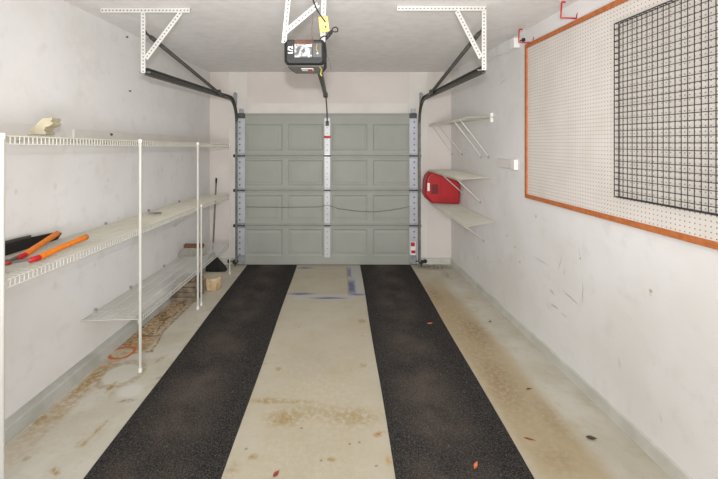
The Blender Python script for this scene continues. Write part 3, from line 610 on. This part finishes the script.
# fuel can
yc0, yc1 = 4.93, 5.16
outl = [(432.5, 203.5), (428, 199.5), (425.3, 194.5), (426.2, 181), (427.8, 176), (431.5, 172), (441, 175.3), (445, 177.3), (456, 179.5), (459.6, 182), (461, 187), (460.2, 203), (458.8, 204.6), (446, 204)]
gc = thing('fuel_can', (W(443, 0, 5.04).x, 5.04, .872), 'red plastic fuel can on the short wire shelf by the garage door', 'fuel can')
m = MB(); P = [W(a, b, yc0) for a, b in outl]; P = [V((min(p.x, 1.548), p.y, p.z)) for p in P]; cen = sum(P, V((0, 0, 0)))/len(P)
n = len(P); R = [[cen+(p-cen)*.93+V((0, 0, 0)) for p in P], [p+V((0, .03, 0)) for p in P], [p+V((0, yc1-yc0-.03, 0)) for p in P], [cen+(p-cen)*.93+V((0, yc1-yc0, 0)) for p in P]]
m.raw([p for r in R for p in r], [tuple(range(n))]+[(i*n+k, (i+1)*n+k, (i+1)*n+(k+1) % n, i*n+(k+1) % n) for i in range(3) for k in range(n)]+[tuple(range(3*n, 4*n))[::-1]])
m.build('body', M['can'], gc, .008, 2)
m = MB(); q0, q1 = W(431.6, 193.8, yc0-.001), W(438, 184.5, yc0-.001); m.box((q0.x, yc0-.004, q0.z), (q1.x, yc0+.002, q1.z)); tag(m.build('handle_recess', paint('shaded can red', (112, 8, 12), (98, 6, 10), 6, .5), gc, .003, 1), 'handle recess with its shade painted dark red')  # recess shade put into the colour of a slightly raised block
m = MB()
for px in (439.5, 441.5): q0, q1 = W(px, 202, yc0), W(px+.9, 179, yc0); m.box((q0.x, yc0-.006, q0.z), (q1.x, yc0+.002, q1.z))
m.build('moulded_rib', M['can'], gc, .003, 2)
m = MB(); q0, q1 = W(427.4, 191, yc0), W(429.6, 183, yc0); m.box((q0.x, yc0-.005, q0.z), (q1.x, yc0+.003, q1.z)); m.build('paper_label', M['white'], gc)
m = MB(); q = W(442, 176.6, 5.04); m.tube([q-V((0, 0, .02)), q+V((0, 0, .018))], .024, 14); tag(m.build('cap', M['black'], gc, .002, 1), 'black screw cap')

# white bracket box and wall box
q0, q1 = onr(500.5, 159.5), onr(519, 169.5)
bx = thing('wall_bracket', (xr(3.65)-.02, 3.65, 1.43), 'white plastic bracket strip on the wall near the pegboard frame', 'bracket')
m = MB(); y0, y1 = 3.56, 3.87; z0, z1 = W(0, 168.5, 3.6).z, W(0, 159.8, 3.6).z
m.hexa([(xr(y0)-.028,y0,z0),(xr(y0)-.001,y0,z0),(xr(y1)-.001,y1,z0),(xr(y1)-.028,y1,z0),(xr(y0)-.028,y0,z1),(xr(y0)-.001,y0,z1),(xr(y1)-.001,y1,z1),(xr(y1)-.028,y1,z1)]); m.build('strip', M['trim'], bx, .003, 1)
m = MB(); m.box((xr(3.52)-.04, 3.485, z0-.008), (xr(3.52)-.001, 3.562, z1+.008)); m.build('end_cap', M['white'], bx, .005, 2)
m = MB(); m.tube([W(499, 165, 3.9), W(495, 163.5, 4.0), W(491, 162.5, 4.08)], .004, 6); m.tube([W(499, 162.5, 3.88), W(495, 163, 3.98)], .0035, 6); m.build('wire_end', M['wire'], bx)
jb = thing('junction_box', (1.6, 3.53, 2.55), 'small white wall box with loose white cable, under the ceiling', 'electrical box')
ya, yb2 = 3.46, 3.54; z0, z1 = W(0, 48.6, 3.5).z, W(0, 38.5, 3.5).z
m = MB(); m.hexa([(xr(ya)-.055,ya,z0),(xr(ya)-.001,ya,z0),(xr(yb2)-.001,yb2,z0),(xr(yb2)-.055,yb2,z0),(xr(ya)-.055,ya,z1),(xr(ya)-.001,ya,z1),(xr(yb2)-.001,yb2,z1),(xr(yb2)-.055,yb2,z1)]); m.build('box_body', M['white'], jb, .004, 1)
m = MB(); m.tube([onr(516, 48.5, .012), onr(511, 51, .012), onr(504, 54, .012), onr(498, 55, .012), onr(492, 56.5, .012), onr(489, 53, .012)], .006, 8)
m.tube([onr(504, 54, .012), onr(500, 58.5, .012), onr(494, 60.2, .012), onr(487, 61, .012)], .006, 8); m.build('cable', M['white'], jb)

# ------------------------------------------------------------------ pegboard and grid
pz0, pz1, py0, py1 = 1.213, 2.53, .86, 3.335
pg = thing('pegboard', (xr(2)-.01, 2.1, pz0), 'large cream pegboard in an orange-brown wooden frame on the white wall', 'pegboard')
dirv = V((-.039, 1, 0)).normalized(); nv = V((-1, -.039, 0)).normalized()
def rp(y, z, off): return V((xr(y), y, z))+nv*off
m = MB(); a, b = rp(py0, 0, .014), rp(py1, 0, .014); L = (b-a).length; hh = pz1-pz0
c4 = [V((a.x, a.y, pz0)), V((b.x, b.y, pz0)), V((b.x, b.y, pz1)), V((a.x, a.y, pz1))]
m.face(c4[::-1], [(0, 0), (L, 0), (L, hh), (0, hh)][::-1]); back = [p-nv*.006 for p in c4]; m.face(back)
for k in range(4): m.face([c4[k], c4[(k+1) % 4], back[(k+1) % 4], back[k]])
m.build('panel', M['peg'], pg)
def rail(ya, za, yb_, zb_, wy, wz):
    m = MB(); m.hexa([rp(ya, za, .001), rp(ya, za, .026), rp(yb_, za, .026), rp(yb_, za, .001), rp(ya, zb_, .001), rp(ya, zb_, .026), rp(yb_, zb_, .026), rp(yb_, zb_, .001)]); m.build('frame_rail', M['oak'], pg, .002, 1)
fw = .033
rail(py0, pz0-.005, py1, pz0+fw-.005, 0, 0); rail(py0, pz1-fw, py1, pz1, 0, 0); rail(py1-.03, pz0+fw-.004, py1, pz1-fw-.001, 0, 0); rail(py0, pz0+fw-.004, py0+.03, pz1-fw-.001, 0, 0)
gy1 = 2.274; gz0, gz1 = 1.364, 2.383; cell = (gz1-gz0)/29; ncol = 35; ccell = .0328; gy0 = gy1-ncol*ccell; go = .046; gb = .0165
gp = thing('wire_grid', (xr(1.7)-.04, 1.7, gz0), 'black square wire mesh panel hung on the cream pegboard', 'wire grid')
m = MB(); r = .0021
for i in range(ncol+1): y = gy1-i*ccell; m.tube([rp(y, gz0, go), rp(y, gz1, go)], r, 5)
for j in range(30): z = gz0+j*cell; m.tube([rp(gy0, z, go+.003), rp(gy1, z, go+.003)], r, 5)
m.build('mesh', M['grid'], gp)
m = MB()
for z in (gz0, gz1): m.tube([rp(gy0, z, gb), rp(gy1, z, gb)], r*1.3, 5); m.tube([rp(gy0, z, go), rp(gy1, z, go)], r*1.4, 5)
for y in (gy0, gy1): m.tube([rp(y, gz0, gb), rp(y, gz1, gb)], r*1.2, 5); m.tube([rp(y, gz0, go), rp(y, gz1, go)], r*1.2, 5)
for j in range(30): z = gz0+j*cell; m.tube([rp(gy1, z, gb), rp(gy1, z, go)], r, 5); m.tube([rp(gy0, z, gb), rp(gy0, z, go)], r, 5)
for i in range(ncol+1):
    y = gy1-i*ccell
    for z in (gz0, gz1): m.tube([rp(y, z, gb), rp(y, z, go)], r, 5)
m.build('rim', M['grid'], gp)
def hook(wx, wy, arm, top, lip, label):
    q = onr(wx, wy, .004); y = q.y; P = [W(wx+lip[0], wy+lip[1]-1, y), W(wx+.6, wy-3, y), W(wx, wy, y), W(arm[0], arm[1], y), W(top[0], top[1], y), W(top[0]+.8, top[1]-1, y), W(top[0]+3.6, top[1]-.8, y)]
    P[0].y -= .01; m = MB(); m.tube(P, .0058, 8); return m, label
m, lb = hook(532.8, 43.0, (518.7, 42.2), (519, 30.3), (.7, -4.8), '')
tag(m.build('utility_hook', M['red']), 'red wall hook holding a black knob, beside the small white wall box', 'hook', 'red hooks above the pegboard')
m, lb = hook(576.3, 18.4, (560.7, 17.8), (561.7, 3), (1.7, -5.6), '')
tag(m.build('utility_hook', M['red']), 'empty red wall hook above the middle of the pegboard frame', 'hook', 'red hooks above the pegboard')
m = MB(); q = W(523.4, 39.8, 3.245); m.ball(q, .017); m.tube([q, q+V((-.03, 0, -.008))], .006, 6); m.tube([q+V((0, 0, -.01)), q+V((0, 0, -.024))], .007, 6); tag(m.build('knob', M['black']), 'small black knob sitting on the red hook', 'knob')

# ------------------------------------------------------------------ runners, leaves
for x0, x1, lb in ((-1.277, -.592, 'black carpet runner on the floor nearer the wire shelving'), (.278, .970, 'black carpet runner on the floor nearer the pegboard wall')):
    m = MB(); ox = (x0+x1)/2
    o = thing('floor_mat', (x0, 2.8, 0), lb, 'floor mat', 'black floor runners'); bpy.data.objects.remove(o)
    N = 26; ys = [-.2+(5.285+.2)*i/N for i in range(N+1)]; vs = []
    for y in ys:
        wv = .003*math.sin(y*3.1+x0)
        for (xx, z) in ((0, 0), (0, .006), (.004, .009), (x1-x0-.004, .009), (x1-x0, .006), (x1-x0, 0)): vs.append(V((xx+wv, y-2.8, z+.0005)))
    m.raw(vs, [(i*6+k, i*6+(k+1) % 6, (i+1)*6+(k+1) % 6, (i+1)*6+k) for i in range(N) for k in range(6)]+[tuple(range(6))[::-1], tuple(range(N*6, N*6+6))])
    o = m.build('floor_mat', M['mat']); o.location = (x0, 2.8, 0); tag(o, lb, 'floor mat', 'black floor runners')
def leaf(px, py, z, L, Wd, rot, mt, label, curl=.25):
    p = onz(px, py, z); n = 8; c, s = math.cos(rot), math.sin(rot); top = []
    m = MB(); rows = []
    for i in range(n+1):
        u = i/n-.5; w = Wd/2*math.sin(math.pi*min(max(i/n, .03), .97))**.8
        rows.append([V((p.x+(u*L)*c-v*s, p.y+(u*L)*s+v*c, z+.004+curl*L*u*u*.8+abs(v)*.35)) for v in (-w, 0, w)])
    vs = [q for r_ in rows for q in r_]; k = len(vs); vs += [q-V((0, 0, .0015)) for q in vs]
    fs = [(i*3+j, i*3+j+1, (i+1)*3+j+1, (i+1)*3+j) for i in range(n) for j in range(2)]; fs += [tuple(k+q for q in reversed(f)) for f in fs]
    m.raw(vs, fs); m.tube([rows[-1][1], rows[-1][1]+V((c*L*.18, s*L*.18, -.001))], .0012, 5)
    tag(m.build('dry_leaf', M[mt]), label, 'leaf', 'dry leaves on the floor')
leaf(475.7, 466.5, .009, .05, .018, 1.0, 'leaf', 'pale orange dry leaf on the runner nearest the camera')
leaf(429.8, 324, .009, .05, .025, .3, 'leaf', 'small orange dry leaf on the edge of the runner halfway to the door')
leaf(591, 439, 0, .05, .03, -.2, 'leafbrown', 'curled dark brown leaf on the concrete near the pegboard wall curb', .5)
leaf(529, 439.5, 0, .05, .01, -.4, 'leafred', 'thin red leaf sliver on concrete just beside the runner', .1)
leaf(528.5, 389.5, 0, .035, .014, .2, 'leafred', 'small red leaf on concrete between the runner and the curb', .3)
leaf(276, 475, 0, .04, .022, 1.0, 'leafred', 'red brown leaf scrap on the bare strip between the runners', .4)
leaf(490, 322, 0, .03, .02, .5, 'leafbrown', 'tiny dark brown leaf on concrete near the middle of the pegboard wall', .4)

# ------------------------------------------------------------------ light and camera
def area(name, loc, rot, sx, sy, power, c=(1, 1, 1)):
    l = bpy.data.lights.new(name, 'AREA'); l.shape = 'RECTANGLE'; l.size = sx; l.size_y = sy; l.energy = power; l.color = c
    o = bpy.data.objects.new(name, l); o.location = loc; o.rotation_euler = rot; C.objects.link(o); return o
l = bpy.data.lights.new('camera flash', 'SPOT'); l.energy = 235; l.color = (1, 1, 1); l.shadow_soft_size = .035; l.spot_size = math.radians(104); l.spot_blend = 1.0
o = bpy.data.objects.new('camera_flash', l); o.location = (.0, -.02, 1.88); o.rotation_euler = (math.radians(92), 0, 0); C.objects.link(o)
area('rear_fill', (-.1, -.5, H-.03), (0, 0, 0), 1.2, .3, 30)  # added soft fill from overhead behind the camera, source unseen
area('upward_fill', (0, -.3, 1.25), (math.radians(122), 0, 0), 1.0, .6, 66)  # added fill aimed forward and up to brighten ceiling and far end
w = bpy.data.worlds.new('World'); bpy.context.scene.world = w; w.use_nodes = True
bg = w.node_tree.nodes['Background']; bg.inputs[0].default_value = (.92, .98, 1.06, 1); bg.inputs[1].default_value = .75
cam = bpy.data.cameras.new('Camera'); cam.sensor_fit = 'HORIZONTAL'; cam.sensor_width = 36; cam.lens = F/718*36
cam.shift_x = (359-CX)/718; cam.shift_y = -(239.5-CY)/718; cam.clip_start = .02
co = bpy.data.objects.new('Camera', cam); co.location = (0, 0, CZ); co.rotation_euler = (math.pi/2, 0, 0); C.objects.link(co)
sc = bpy.context.scene; sc.camera = co
vs_ = sc.view_settings; vs_.view_transform = 'Standard'; vs_.look = 'None'; vs_.gamma = 1; vs_.use_curve_mapping = False; vs_.exposure = 0.10
